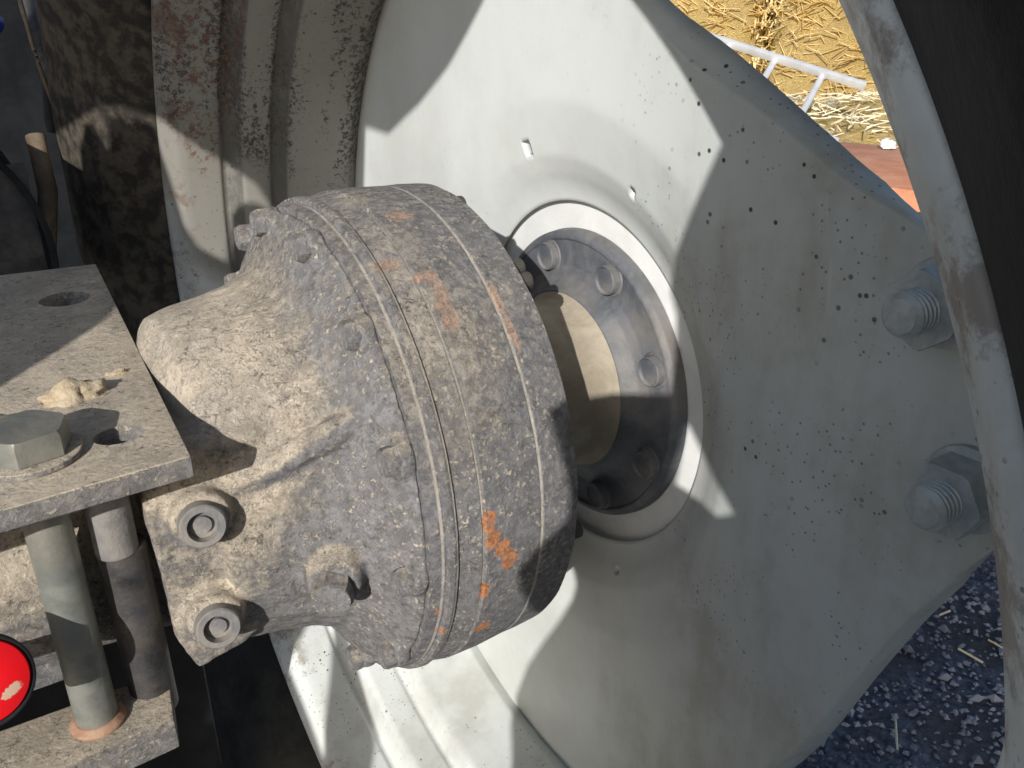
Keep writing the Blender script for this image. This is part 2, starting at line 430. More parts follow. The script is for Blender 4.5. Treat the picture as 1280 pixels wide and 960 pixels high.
# rim barrel
rp = [(.205, .466), (.191, .465), (.1855, .461), (.1865, .4555), (.200, .4425), (.207, .4405), (.240, .4385), (.2435, .4420), (.2475, .4415), (.2545, .4200), (.259, .4165), (.283, .4150), (.2865, .4170), (.290, .4160), (.2955, .3985), (.300, .3960),
      (.335, .390), (.358, .3855), (.370, .392), (.395, .425), (.41, .432), (.45, .436), (.462, .442), (.475, .462), (.46, .470)]
rp = rnd(rp, .0028, 3)
inner = [(x, r+.006) for x, r in reversed(rp)]
rp_o = [(x, min(r+.006, .476)) for x, r in rp]
bm = lathe(wl(rp), 256)
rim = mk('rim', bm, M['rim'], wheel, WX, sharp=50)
def outward(ob, test):
    """+1 when the mesh normals already point the way test() wants the thickness to grow"""
    t = sum(test(p.center).dot(p.normal) for p in list(ob.data.polygons)[::37]); return 1 if t > 0 else -1
so = rim.modifiers.new('thickness', 'SOLIDIFY'); so.thickness = .005; so.offset = outward(rim, lambda c: Vector((0, c.y, c.z)))
# disc
DR = [(-180, .392), (-80, .390), (-72, .380), (-65, .360), (-57, .340), (-50, .326), (-42, .315), (-36.5, .309), (-26, .3015), (-19, .299), (-12.1, .301), (-3.9, .310), (1.8, .326), (7.4, .343),
      (10, .360), (13, .374), (18.5, .383), (24, .374), (27, .360), (30, .343), (35, .320), (39, .304), (45.2, .291), (50.1, .283), (57, .274), (62, .2695), (68, .270), (75, .279), (82, .294), (90, .318), (97, .345), (103, .368), (108, .382), (115, .390), (180, .392)]
# how far the folded-back lip stands out from the face edge
DL = [(-180, 0), (-60, 0), (-42, .006), (-30, .004), (-19, .003), (-6, .003), (5, .002), (10, 0), (27, 0), (31, 0), (36, .001), (42, .003), (50, .005), (57, .009), (64, .0125), (73, .006), (84, .004), (100, 0), (180, 0)]
def interp(T, a):
    for (a0, r0), (a1, r1) in zip(T, T[1:]):
        if a <= a1: return r0+(r1-r0)*(a-a0)/(a1-a0)
    return T[-1][1]
def disc_r(a):
    a = (a+180) % 360-180
    lip = max(0, min(1, (abs(a-18.5)-11)/9)) if -70 < a < 102 else 0
    # a little smoothing along the edge
    r = sum(interp(DR, a+d) for d in (-3, -1.5, 0, 1.5, 3))/5 if -175 < a < 175 else .392
    return r, lip, sum(interp(DL, a+d) for d in (-3, 0, 3))/3 if -175 < a < 175 else 0
def disc_x(r, a):
    P = [(.1375, .3900), (.139, .3885), (.143, .3878), (.150, .3856), (.160, .3800), (.172, .3745), (.190, .3712), (.2045, .3688), (.212, .3676), (.26, .3678), (.40, .370)]
    for (r0, x0), (r1, x1) in zip(P, P[1:]):
        if r <= r1:
            t = (r-r0)/(r1-r0); return x0+(x1-x0)*t
    return .371
NA = 720
bm = bmesh.new(); rows = []
rs = [.1375, .1382, .139, .1405, .143, .146, .150, .155, .158, .161, .164, .167, .170, .173, .176, .179, .182, .185, .188, .191, .195, .200, .2035, .207, .211, .215, .222, .232, .245, .26]
fr = [.2, .4, .6, .75, .86, .93, 1.0]
for i in range(NA):
    a = 360*i/NA; rb, lipf, lw = disc_r(a); row = []
    for r in rs: row.append(bm.verts.new((disc_x(r, a)-.37, -r*math.cos(R(a)), r*math.sin(R(a)))))
    for t in fr:
        r = .26+(rb-.26)*t; row.append(bm.verts.new((disc_x(r, a)-.37, -r*math.cos(R(a)), r*math.sin(R(a)))))
    for dr_, dx_ in ((.0008, .0006), (.0016, .002), (.3, .5), (1., 1.)):
        if dr_ < .1: q, x = rb+dr_, dx_
        else: q, x = rb+.0016+lw*dr_, .002+(.016*dx_)
        row.append(bm.verts.new((disc_x(rb, a)-.37+x*lipf, -q*math.cos(R(a)), q*math.sin(R(a)))))
    rows.append(row)
holes = [(106.5, .187, 3, 6), (108, .190, 0, 0)]
def in_hole(a, r):
    for ca, cr, da, dr in HOLES:
        if abs(((a-ca+180) % 360)-180) < da and abs(r-cr) < dr: return True
    return False
HOLES = [(107, .1785, 1.6, .0065), (66.5, .173, .8, .002), (-64, .1585, .8, .002)]
for i in range(NA):
    A, B = rows[i], rows[(i+1) % NA]; a = 360*(i+.5)/NA
    for k in range(len(A)-1):
        if k < len(rs)-1 and in_hole(a, (rs[k]+rs[k+1])/2): continue
        bm.faces.new((A[k], A[k+1], B[k+1], B[k]))
bmesh.ops.recalc_face_normals(bm, faces=bm.faces)
disc = mk('disc', bm, M['disc'], wheel, WX, sharp=38)
so = disc.modifiers.new('thickness', 'SOLIDIFY'); so.thickness = .008; so.offset = outward(disc, lambda c: Vector((1, 0, 0)))
# white centre boss between disc and drive flange
bm = lathe(rnd([(.055, .07), (.0270, .07), (.0270, .150), (.045, .151)], .001), 160)
mk('centre_boss', bm, M['cleanwhite'], wheel, WX)
# tyre
tp = [(.205, .467), (.190, .4625), (.184, .464), (.166, .480), (.140, .503), (.120, .545), (.110, .60), (.122, .655), (.150, .695), (.20, .712), (.33, .718), (.46, .712), (.52, .69), (.545, .60), (.53, .53), (.50, .49), (.47, .472)]
tp = rnd(tp, .012, 5)
bm = lathe(wl(tp), 256)
for v in bm.verts:                                     # raised moulding rings and a slightly lumpy sidewall
    r = math.hypot(v.co.y, v.co.z)
    if v.co.x < -.1: v.co.x += -.002*math.exp(-((r-.52)/.004)**2)-.0025*math.exp(-((r-.635)/.006)**2)+.0015*noise.noise(v.co*9)
tyre = mk('tyre', bm, M['rubber'], wheel, WX, sharp=60)
# moulded bars on the sidewall shoulder, each a lug of the tread
bm0 = add_prism(bmesh.new(), [(-.16, .0), (-.06, -.028), (-.01, -.030), (-.01, .004), (-.06, .006), (-.14, .026)], 0, .042, bev=.003)
lug_me = None
for k in range(22):
    for s in (0, 1):
        a = 360*(k+.5*s)/22
        q = Matrix(((0, 0, 0), (0, 0, 0), (0, 0, 0)))
        rd = radial(a); tg = Vector((0, math.sin(R(a)), math.cos(R(a)))); X = Vector((1, 0, 0))
        xs_ = X if s == 0 else -X
        Mx = Matrix((xs_, tg if s == 0 else tg, rd)).transposed()
        if Mx.determinant() < 0: Mx = Matrix((xs_, -tg, rd)).transposed()
        p = WX + rd*.690 + X*(-.045 if s == 0 else -.035)
        if lug_me is None:
            o = mk('tread_lug', bm0, M['rubber'], wheel, p, Mx.to_quaternion()); lug_me = o.data
        else: inst('tread_lug', lug_me, wheel, p, Mx.to_quaternion())
# rim-side brackets behind the disc lugs
for a in (18.5, 106, 232):
    bm = bmesh.new(); pts = []
    sec = [(.376, .320), (.386, .320), (.392, .372), (.392, .398), (.376, .398), (.376, .372)]
    n = 14; rings = []
    for i in range(n+1):
        t = a-12.5+25*i/n
        rings.append([bm.verts.new((x-.37, -r*math.cos(R(t)), r*math.sin(R(t)))) for x, r in sec])
    for A, B in zip(rings, rings[1:]):
        for i in range(6): bm.faces.new((A[i], A[(i+1) % 6], B[(i+1) % 6], B[i]))
    bm.faces.new(rings[0]); bm.faces.new(list(reversed(rings[-1])))
    bmesh.ops.recalc_face_normals(bm, faces=bm.faces)
    mk('rim_bracket', bm, M['rim'], wheel, WX, sharp=30)
# wheel nuts and studs (two per lug)
nut_me = stud_me = wash_me = None
for ac in (18.5, 104, 232):
    for da, rot_ in ((8.3, 8), (-6.9, 32)):
        a = ac+da
        p = pol(AX, .3690, .333, a); Q = xto((-1, 0, 0)) if False else Matrix(((-1, 0, 0), (0, -1, 0), (0, 0, 1))).to_quaternion()
        Qr = Q @ Matrix.Rotation(R(rot_), 3, 'X').to_quaternion()
        if nut_me is None:
            nb = hexhead(.0165, .0180); o = mk('wheel_nut', nb, M['zincw'], wheel, p-Vector((.004, 0, 0)), Qr, sharp=25); nut_me = o.data
            s_ = mk('stud', thread(.0104, .0325), M['zincw'], o, p-Vector((.004, 0, 0)), sharp=25); stud_me = s_.data
            s_.rotation_mode = 'QUATERNION'
            w_ = mk('washer', lathe(rnd([(0, .010), (0, .0215), (.004, .0215), (.004, .010)], .0008), 48), M['zincw'], o, p, sharp=30); wash_me = w_.data
        else:
            o = inst('wheel_nut', nut_me, wheel, p-Vector((.004, 0, 0)), Qr)
            s_ = inst('stud', stud_me, o, p); w_ = inst('washer', wash_me, o, p)
        s_.location = (0, 0, 0); w_.location = (-.004, 0, 0)

# ------------------------------------------------------------------ final drive
FD = Vector((.18, DX.y, DX.z))
drive = empty('final_drive', FD, 'dusty grey cast drum housing joined to the white disc by a studded flange', 'axle housing')
# casing: unioned pieces, voxel-remeshed into one cast surface
bm = bmesh.new()
def part(bmx, T):
    me = bpy.data.meshes.new('t'); bmx.to_mesh(me); bmx.free(); me.transform(T); bm.from_mesh(me); bpy.data.meshes.remove(me)
Dl = DX-FD
pr = [(.075, 0), (.075, .085), (.085, .106), (.10, .110), (.12, .113), (.14, .118), (.152, .123), (.160, .133), (.167, .145), (.173, .1535), (.177, .1585), (.1795, .1600), (.1795, 0)]
part(lathe(pr, 128), Matrix.Translation((Dl.x, Dl.y, Dl.z)))
part(lathe([(-.30, 0), (-.30, .072), (.09, .078), (.09, 0)], 64), Matrix.Translation((Dl.x, Dl.y, Dl.z-.01)))
def seg_cyl(p, d, r, h, r2=None):
    r2 = r2 or r
    T = Matrix.Translation(Vector(p)-FD) @ xto(d).to_matrix().to_4x4()
    part(lathe([(0, 0), (0, r), (h, r2), (h, 0)], 48), T)
# pad on the upper left shoulder
# flank carrying the two threaded bosses
part(box((.052, .428, -.330), (.115, .50, -.215), .008), Matrix.Translation(-FD))
part(add_prism(bmesh.new(), [(.048, -.245), (.115, -.225), (.125, -.32), (.098, -.345), (.088, -.352), (.060, -.358), (.052, -.335)], -.05, .005, T=Matrix(((1, 0, 0, 0), (0, 0, -1, .432), (0, 1, 0, 0), (0, 0, 0, 1)))), Matrix.Translation(-FD))
NY = Vector((0, -1, 0))
for (x, z) in ((.0755, -.2575), (.0745, -.3235)): seg_cyl((x, .440, z), (-.12, -1, .16), .0200, .0285, .0155)
seg_cyl((.088, .44, -.335), (1, -.1, -.05), .009, .045)
# ribs running from the bosses to the drum
for p, q, r in (((.085, .43, -.25), (.168, .41, -.215), .008), ((.09, .432, -.325), (.150, .43, -.345), .010)):
    p = Vector(p); q = Vector(q); seg_cyl(p, q-p, r, (q-p).length)
# bolt lugs round the flange
ANG = [105, 76.5, 48.5, 21, -7, -38, -66, -95, -124, -153, -182, -212, -237]
for a in ANG: seg_cyl(pol(DX, .1695, .1505, a), (1, 0, 0), .0125, .0098)
# large plug boss low on the flank
bp = pol(DX, .150, .099, -12)
bd = Vector((-.45, -.86, -.08)).normalized()
seg_cyl(bp, bd, .026, .036, .0150)
cast = mk('casing', bm, M['cast'], drive, FD, sharp=60)
rm = cast.modifiers.new('weld', 'REMESH'); rm.mode = 'VOXEL'; rm.voxel_size = .0021; rm.use_smooth_shade = True
sm = cast.modifiers.new('soften', 'SMOOTH'); sm.iterations = 5; sm.factor = .5
tx = bpy.data.textures.new('cast_lumps', 'CLOUDS'); tx.noise_scale = .02; tx.noise_depth = 3
dp = cast.modifiers.new('lumps', 'DISPLACE'); dp.texture = tx; dp.strength = .0028; dp.mid_level = .5; dp.texture_coords = 'LOCAL'
# cover drum
chips_o = [((.62, .27, .13), [])]
cp = [(.1788, .12), (.1788, .1620), (.186, .1635), (.1885, .1635), (.1892, .1668), (.192, .1675), (.1945, .1668), (.196, .1648), (.2095, .1682),
      (.2103, .1672), (.2117, .1672), (.2125, .1688), (.230, .1690), (.2500, .1678), (.2510, .1668), (.2522, .1668), (.2530, .1676), (.262, .1676), (.2778, .1668), (.2788, .1655), (.2788, .150), (.272, .147), (.272, .06)]
bm = lathe([(x-.18, r) for x, r in cp], 256)
for v in bm.verts: v.co += v.co.normalized()*.0004*noise.noise(v.co*60)
cover = mk('drum_cover', bm, M['cover'], drive, Vector((.18, DX.y, DX.z)), sharp=22)
# flange bolts on the casing side and studs on the far face
hb = None
for i, a in enumerate(ANG):
    p = pol(DX, .1705, .1535, a); q = Matrix(((-1, 0, 0), (0, -1, 0), (0, 0, 1))).to_quaternion() @ Matrix.Rotation(R(17*i), 3, 'X').to_quaternion()
    if hb is None: o = mk('flange_bolt', hexhead(.0080, .0085, .0018), M['cast'], drive, p, q, sharp=25); hb = o.data
    else: inst('flange_bolt', hb, drive, p, q)
sb = None
for i, a in enumerate([84, 78-22, 52, -9, -38, -66, -95, -124, 112, 140]):
    p = pol(DX, .2785, .157, a)
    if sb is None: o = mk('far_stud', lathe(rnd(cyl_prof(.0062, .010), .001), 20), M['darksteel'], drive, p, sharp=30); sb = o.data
    else: inst('far_stud', sb, drive, p)
# pins seen end-on in the two bosses
for (x, z) in ((.0755, -.2575), (.0745, -.3235)):
    dr = Vector((-.12, -1, .16)).normalized(); e = Vector((x, .440, z))+dr*.0345
    o = mk('boss_ring', lathe([(-.0070, .0126), (0, .0120), (.0010, .0112), (.0010, .0082), (-.0042, .0078), (-.0042, .0050), (-.0020, .0046), (-.0020, 0)], 40), M['greysteel'], drive, e, xto(dr), sharp=30)
# square-headed plug
o = mk('drain_plug', hexhead(.0108, .013, .002), M['cast'], drive, bp+bd*.0355, xto(bd) @ Matrix.Rotation(R(20), 3, 'X').to_quaternion(), sharp=28)
# neck and drive flange
nk = [(.27, .063), (.356, .063), (.368, .0655), (.3745, .0705)]
mk('output_neck', lathe(wl(rnd(nk, .004)), 128), M['neck'], drive, WX, sharp=50)
fp = [(.374, .05), (.374, .0712), (.3765, .0725), (.3835, .080), (.3865, .088), (.3865, .1085), (.385, .1093), (.385, .1120), (.3880, .1155), (.3965, .1165), (.3965, .06)]
fl = mk('drive_flange', lathe(wl(rnd(fp, .0012)), 160), M['flange'], drive, WX, sharp=30)
fb = None
for i in range(8):
    a = 112.5-45*i; p = pol(AX, .3862, .0975, a)
    prof = [(0, .0135), (-.001, .0125), (-.001, .0115), (-.006, .0108), (-.0065, .010), (-.005, .0085), (-.005, 0)]
    if fb is None: o = mk('flange_stud', lathe(prof, 32), M['flange'], fl, p, sharp=28); fb = o.data
    else: o = inst('flange_stud', fb, fl, p)

# ------------------------------------------------------------------ upper bracket plate, clamp bolt and lower bar
ZP = -.200
pl = empty('bracket_plate', (.03, .50, ZP), 'tan dusty steel bracket plate with a drilled hole lying over the axle at lower left', 'bracket')
bm = bmesh.new()
outl = [(-.30, .36), (-.012, .382), (.068, .386), (.0865, .76), (-.30, .80)]
add_prism(bm, [(x-.03, y-.5) for x, y in outl], -.0112, 0, bev=.0014)
po = mk('plate', bm, M['plate'], pl, (.03, .50, ZP), sharp=30)
cuts = []
bmc = bmesh.new()
for (x, y, r, sx) in ((.0435, .428, .0100, 1.2), (.052, .675, .017, 1.0)):
    add_prism(bmc, [(x-.03+px*sx, y-.5+py) for px, py in ngon(r, 40)], -.03, .01)
me = bpy.data.meshes.new('cut'); bmc.to_mesh(me); bmc.free()
cutter = bpy.data.objects.new('cutter', me); COL.objects.link(cutter); cutter.location = Vector((.03, .50, ZP))+O
bo = po.modifiers.new('holes', 'BOOLEAN'); bo.operation = 'DIFFERENCE'; bo.object = cutter; bo.solver = 'EXACT'
bpy.context.view_layer.update()
dg = bpy.context.evaluated_depsgraph_get(); nm = bpy.data.meshes.new_from_object(po.evaluated_get(dg)); po.modifiers.clear(); po.data = nm
bpy.data.objects.remove(cutter)
# the big clamp bolt through plate and bar
BX, BY = .0035, .426
cb = empty('clamp_bolt', (BX, BY, -.40), 'long greenish zinc bolt with broad hex head clamping the dusty plate', 'bolt')
Zq = zto((0, 0, 1)); QZ = xto((0, 0, 1))
mk('hex_head', hexhead(.0172, .0125, .0015), M['zinc'], cb, (BX, BY, ZP+.0042), QZ @ Matrix.Rotation(R(14), 3, 'X').to_quaternion(), sharp=25)
mk('washer', lathe(rnd([(0, .010), (0, .0235), (.0035, .0235), (.004, .010)], .001), 64), M['plate'], cb, (BX, BY, ZP), QZ, sharp=30)
mk('shank', lathe(rnd([(0, 0), (0, .0108), (.152, .0108), (.152, 0)], .0005), 48), M['zinc'], cb, (BX, BY, -.366), QZ, sharp=30)
mk('copper_collar', lathe(rnd([(0, 0), (0, .0145), (.0018, .0145), (.0045, .0115), (.0045, 0)], .0005), 48), M['rust'], cb, (BX, BY, -.3655), QZ, sharp=30)
# second, dark bolt behind it
c2 = empty('dark_bolt', (.032, .436, -.40), 'dark hanging bolt under the bracket plate, right of the zinc bolt', 'bolt')
mk('hex_head', hexhead(.0155, .011), M['greysteel'], c2, (.031, .434, -.2235), QZ, sharp=25)
mk('sleeve', lathe(rnd(cyl_prof(.0108, .042), .001), 40), M['greysteel'], c2, (.032, .436, -.270), QZ, sharp=30)
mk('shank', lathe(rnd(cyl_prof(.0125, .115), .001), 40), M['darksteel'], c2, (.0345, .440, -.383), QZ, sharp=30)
# lower clamp bar
lb = bmesh.new()
add_prism(lb, [(-.26, .385), (.039, .406), (.044, .440), (.030, .447), (-.26, .452)], -.388, -.366, bev=.0018)
for v in lb.verts: v.co -= Vector((-.05, .45, -.377))
bar = mk('clamp_bar', lb, M['plate'], None, (-.05, .45, -.377), sharp=30)
tag(bar, 'worn steel clamp bar under the zinc bolt with an orange chipped corner', 'bar')
# rusty orange chip end of the bar
# axle beam behind the bolts, between plate and bar
ab = empty('axle_bracket', (-.08, .52, -.29), 'grey cast axle bracket seen behind the bolts below the plate', 'bracket')
mk('web', box((-.10+.08-.10, -.052, -.075), (.018+.08-.02, .04, .072), .004), M['cast'], ab, (-.08, .52, -.29))
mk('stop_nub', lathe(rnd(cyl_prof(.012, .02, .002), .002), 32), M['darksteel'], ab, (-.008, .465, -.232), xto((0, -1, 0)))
# red reflector
rf = empty('red_reflector', (-.037, .405, -.305), 'round scuffed red reflector in a black rim at the lower left', 'reflector')
rp_ = Vector((-.0375, .385, -.285)); dr = Vector((.12, -.86, .48)).normalized()
mk('rim_ring', lathe(rnd([(-.012, 0), (-.012, .0215), (.001, .0215), (.001, .0195), (0, .0195)], .001), 64), M['black'], rf, rp_, xto(dr))
lens = mk('lens', lathe([(0, .0195), (.0025, .0185), (.004, .014), (.0046, .007), (.0047, 0)], 64), M['red'], rf, rp_, xto(dr))
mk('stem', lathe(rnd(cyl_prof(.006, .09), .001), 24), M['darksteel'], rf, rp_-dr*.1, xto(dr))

def cpt_(u, v, d): return rt*((u-640)/1081*d) - up*((v-480)/1081*d) + fw*d
# ------------------------------------------------------------------ dirt on the plate, dry leaf
def clod(name, p, s, mat, label, cat, seed, thin=1.):
    bm = bmesh.new(); bmesh.ops.create_icosphere(bm, subdivisions=4, radius=1)
    for v in bm.verts:
        n = noise.fractal(v.co*1.3+Vector((seed, 0, 0)), .8, 2.1, 5)
        v.co *= 1+.42*n
        v.co = Vector((v.co.x*s[0], v.co.y*s[1], max(v.co.z, -.2)*s[2]))
    o = mk(name, bm, mat, None, p, sharp=80); tag(o, label, cat); return o
clod('mud_clod', (.030, .487, ZP+.001), (.016, .0085, .0085), M['clay'], 'dry tan mud clod behind the big hex bolt head on the plate', 'mud clod', 1)
clod('mud_clod', (-.012, .470, ZP+.001), (.016, .008, .005), M['clay'], 'flat mud clod at the left edge beside the bolt head', 'mud clod', 4)
clod('mud_clod', (.058, .51, ZP), (.006, .003, .0025), M['clay'], 'tiny mud crumb in the middle of the bracket plate', 'mud clod', 7)
bm = bmesh.new(); L = []
for i in range(9):
    t = i/8; wd = .0065*math.sin(math.pi*min(1, t*1.05+.05))**.7*(1-.15*math.sin(9*t))
    z = .006*math.sin(3*t)
    L.append((bm.verts.new((t*.03-.015, wd, z+.002)), bm.verts.new((t*.03-.015, 0, z)), bm.verts.new((t*.03-.015, -wd*.8, z+.0035))))
for A, B in zip(L, L[1:]):
    for k in (0, 1): bm.faces.new((A[k], A[k+1], B[k+1], B[k]))
lf = mk('dry_leaf', bm, M['leaf'], None, cpt_(199, 436, .555), Matrix.Rotation(R(100), 3, 'Z').to_quaternion() @ Matrix.Rotation(R(-35), 3, 'Y').to_quaternion(), sharp=70)
tag(lf, 'pale curled dry leaf caught between the plate edge and the casting', 'leaf')
sdm = lf.modifiers.new('t', 'SOLIDIFY'); sdm.thickness = .0006

# ------------------------------------------------------------------ chassis in the dark upper left
def cpt(u, v, d):                                       # a point of the place, used for laying out the chassis behind the plate
    return rt*((u-640)/1081*d) - up*((v-480)/1081*d) + fw*d
ch = empty('tractor_chassis', (.0, 1.45, -.6), 'dark tractor underbody beyond the bracket plate, almost black in shade', 'chassis')
mk('side_panel', box((-1.6, 0, -.55), (.42, .05, 1.5), .01), M['black'], ch, (0, 1.5, -.2))
mk('crossmember', box((-.5, -.04, -.05), (.12, .04, .04), .01), M['black'], ch, (-.02, 1.05, -.35))
mk('belly_guard', box((-.6, 0, -.36), (.095, .05, 0), .01), M['black'], ch, (0, .64, -.42))
# curved guard
bm = bmesh.new(); rows_ = []
for i in range(25):
    a = R(-20+130*i/24); row = []
    for k in range(3):
        row.append(bm.verts.new((.115*math.cos(a)-.0*k, .10*k, .13*math.sin(a))))
    rows_.append(row)
for A, B in zip(rows_, rows_[1:]):
    for k in range(2): bm.faces.new((A[k], A[k+1], B[k+1], B[k]))
gd = mk('rubber_guard', bm, M['black'], None, (-.045, .88, -.215), sharp=60)
tag(gd, 'curved black rubber guard at the left edge behind the plate', 'guard')
sdm = gd.modifiers.new('t', 'SOLIDIFY'); sdm.thickness = .006
bm = box((-.115, 0, -.10), (.105, .004, .10), .001)
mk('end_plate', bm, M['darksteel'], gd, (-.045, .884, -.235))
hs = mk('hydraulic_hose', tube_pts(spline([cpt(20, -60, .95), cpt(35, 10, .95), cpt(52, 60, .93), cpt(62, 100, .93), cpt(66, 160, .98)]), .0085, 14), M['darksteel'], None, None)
tag(hs, 'shiny dark hose hanging down at the top left corner', 'hose')
cbx = mk('wire_cable', tube_pts(spline([cpt(8, -60, .9), cpt(28, 10, .9), cpt(45, 70, .9), cpt(72, 150, .95), cpt(85, 230, 1.0)]), .0022, 8), M['brown'], None, None)
tag(cbx, 'thin brown cable running down beside the dark hose', 'cable')
bt = mk('brown_strut', tube_pts([cpt(44, 170, .93), cpt(60, 240, .93), cpt(58, 330, .93)], .010, 14), M['brown'], None, None)
tag(bt, 'brown dusty strut standing right of the curved guard', 'strut')
bc_ = mk('blue_cap', lathe(rnd(cyl_prof(.012, .02, .003), .002), 24), M['bluecap'], None, cpt(-6, 32, .9), xto(-fw))
tag(bc_, 'small blue cap at the top left edge', 'cap')

# ------------------------------------------------------------------ straw yard beyond the wheel
def bale(p, s, rz, label):
    bm = bmesh.new(); bmesh.ops.create_cube(bm, size=1)
    bmesh.ops.subdivide_edges(bm, edges=bm.edges, cuts=22, use_grid_fill=True)
    for v in bm.verts:
        c = v.co.copy()
        e = 2.6; k = (abs(c.x*2)**8+abs(c.y*2)**8+abs(c.z*2)**8)**(1/8)
        v.co = c/k if k > 0 else c
        v.co = Vector((v.co.x*s[0], v.co.y*s[1], v.co.z*s[2]))
        v.co += v.co.normalized()*(.09*noise.noise(v.co*2.5+Vector(p))+.03*noise.noise(v.co*9))
    root = empty('straw_bale', p, label, 'straw bale', 'straw bales behind the wheel')
    fcs = [(f.calc_center_median(), f.normal.copy()) for f in bm.faces]
    o = mk('straw_body', bm, M['straw'], root, p, Matrix.Rotation(R(rz), 3, 'Z').to_quaternion(), sharp=80)
    b2 = bmesh.new(); rr = random.Random(len(label))
    for _ in range(5200):
        c, n = rr.choice(fcs); c = c+Vector([rr.uniform(-.05, .05) for _ in range(3)])
        t = Vector([rr.uniform(-1, 1) for _ in range(3)]); t.z *= .45; t = (t-n*t.dot(n)*.85).normalized()*rr.uniform(.05, .17); w_ = t.cross(n).normalized()*.0035
        A = [b2.verts.new(c+w_), b2.verts.new(c+n*.014), b2.verts.new(c-w_)]; e = c+t+n*rr.uniform(0, .03); B = [b2.verts.new(e+w_), b2.verts.new(e+n*.012), b2.verts.new(e-w_)]
        for i in range(3): b2.faces.new((A[i], A[(i+1) % 3], B[(i+1) % 3], B[i]))
    tag(mk('straw_ends', b2, M['stalk2'], root, p, Matrix.Rotation(R(rz), 3, 'Z').to_quaternion(), smooth=False), kind='stuff')
    return root
def gp(u, v, z):
    d = rt*((u-640)/1081)-up*((v-480)/1081)+fw; return d*(z/d.z)
p1 = cpt(860, 40, 7.6); p2 = cpt(1110, 20, 7.0)
bale((p1.x, p1.y, -H+.6), (1.35, 1.5, 1.3), 32, 'big golden straw bale left of the dark gap')
bale((p2.x, p2.y, -H+.62), (1.9, 1.6, 1.35), 36, 'big golden straw bale right of the dark gap')
# loose straw heap
hc = cpt(1060, 150, 5.0)
bm = bmesh.new(); bmesh.ops.create_grid(bm, x_segments=90, y_segments=90, size=1)
for v in bm.verts:
    x, y = v.co.x*2.6, v.co.y*1.6; d = math.hypot(v.co.x, v.co.y)
    v.co = Vector((x, y, .42*max(0, 1-d*d)**1.2+.07*noise.noise(Vector((x*2, y*2, 0)))+.05*noise.noise(Vector((x*8, y*8, 3)))+.03*noise.noise(Vector((x*22, y*22, 5)))-.03))
hp = mk('straw_heap', bm, M['straw'], None, (hc.x, hc.y, -H), Matrix.Rotation(R(-30), 3, 'Z').to_quaternion(), sharp=80)
tag(hp, 'loose golden straw heap under the metal ladder', 'straw heap', kind='stuff')
bm = bmesh.new(); random.seed(11)
for _ in range(2600):
    x = random.uniform(-2.4, 2.4); y = random.uniform(-1.5, 1.5); d = math.hypot(x/2.6, y/1.6)
    z = .42*max(0, 1-d*d)**1.2+.07*noise.noise(Vector((x*2, y*2, 0)))+.03*random.random()
    L_ = random.uniform(.05, .16); a = random.random()*6.28; p = Vector((x, y, z)); q_ = p+Vector((math.cos(a)*L_, math.sin(a)*L_, random.uniform(-.03, .05)))
    n_ = Vector((-math.sin(a), math.cos(a), 0))*.0035; u_ = Vector((0, 0, .005))
    A = [bm.verts.new(p+n_), bm.verts.new(p+u_), bm.verts.new(p-n_)]; B = [bm.verts.new(q_+n_), bm.verts.new(q_+u_), bm.verts.new(q_-n_)]
    for i in range(3): bm.faces.new((A[i], A[(i+1) % 3], B[(i+1) % 3], B[i]))
ls = mk('loose_straw', bm, M['stalk'], None, (hc.x, hc.y, -H), Matrix.Rotation(R(-30), 3, 'Z').to_quaternion(), smooth=False)
tag(ls, 'single pale straws sticking out of the golden straw heap', 'loose straw', kind='stuff')
# ladder lying on the heap
la = cpt(905, 52, 4.7); lbp = cpt(1082, 108, 4.5)
rd_ = (lbp-la).normalized()
ra = cpt(965, 70, 4.66); rb_ = cpt(948, 104, 4.45)
rg = ((rb_-ra)-rd_*(rb_-ra).dot(rd_)).normalized()
r1 = cpt(1029, 93, 4.58); r2 = cpt(988, 168, 4.3)
lad = empty('metal_ladder', la, 'pale aluminium ladder lying on the straw seen through the wheel gap', 'ladder')
def rail(nm, p, q, w_, h_):
    d = (q-p); bmx = box((0, -w_/2, -h_/2), (d.length, w_/2, h_/2), .003)
    X = d.normalized(); Y = (r2-r1); Y = (Y-X*Y.dot(X)).normalized(); Z = X.cross(Y)
    return mk(nm, bmx, M['alu'], lad, p, Matrix((X, Y, Z)).transposed().to_quaternion())
Y = r2-r1; X = rd_
rail('rail', la-rd_*.5, lbp, .030, .038)
off = Y.normalized()*.52
rail('rail', la-rd_*.5+off, lbp+off, .042, .05)
for k in range(-2, 3):
    p = r1 - rd_*(.262*k) if True else r1
    if k == -1 or k == -2: continue
    mk('rung', tube_pts([p, p+off], .017, 12), M['alu'], lad, None)
for o in lad.children:
    if o.name.startswith('rung'): o.location = -wbase(lad)
# red clay tile and white scrap
tl = mk('clay_tile', box((-.45, -.28, -.02), (.45, .40, .05), .006), M['brick'], None, cpt(1110, 222, 3.3), Matrix.Rotation(R(20), 3, 'Z').to_quaternion())
tag(tl, 'flat red clay slab on the ground in the wheel gap', 'slab')
clod('white_scrap', cpt(1110, 183, 3.6), (.03, .03, .03), M['whiteplastic'], 'small white scrap at the edge of the red slab', 'scrap', 9)

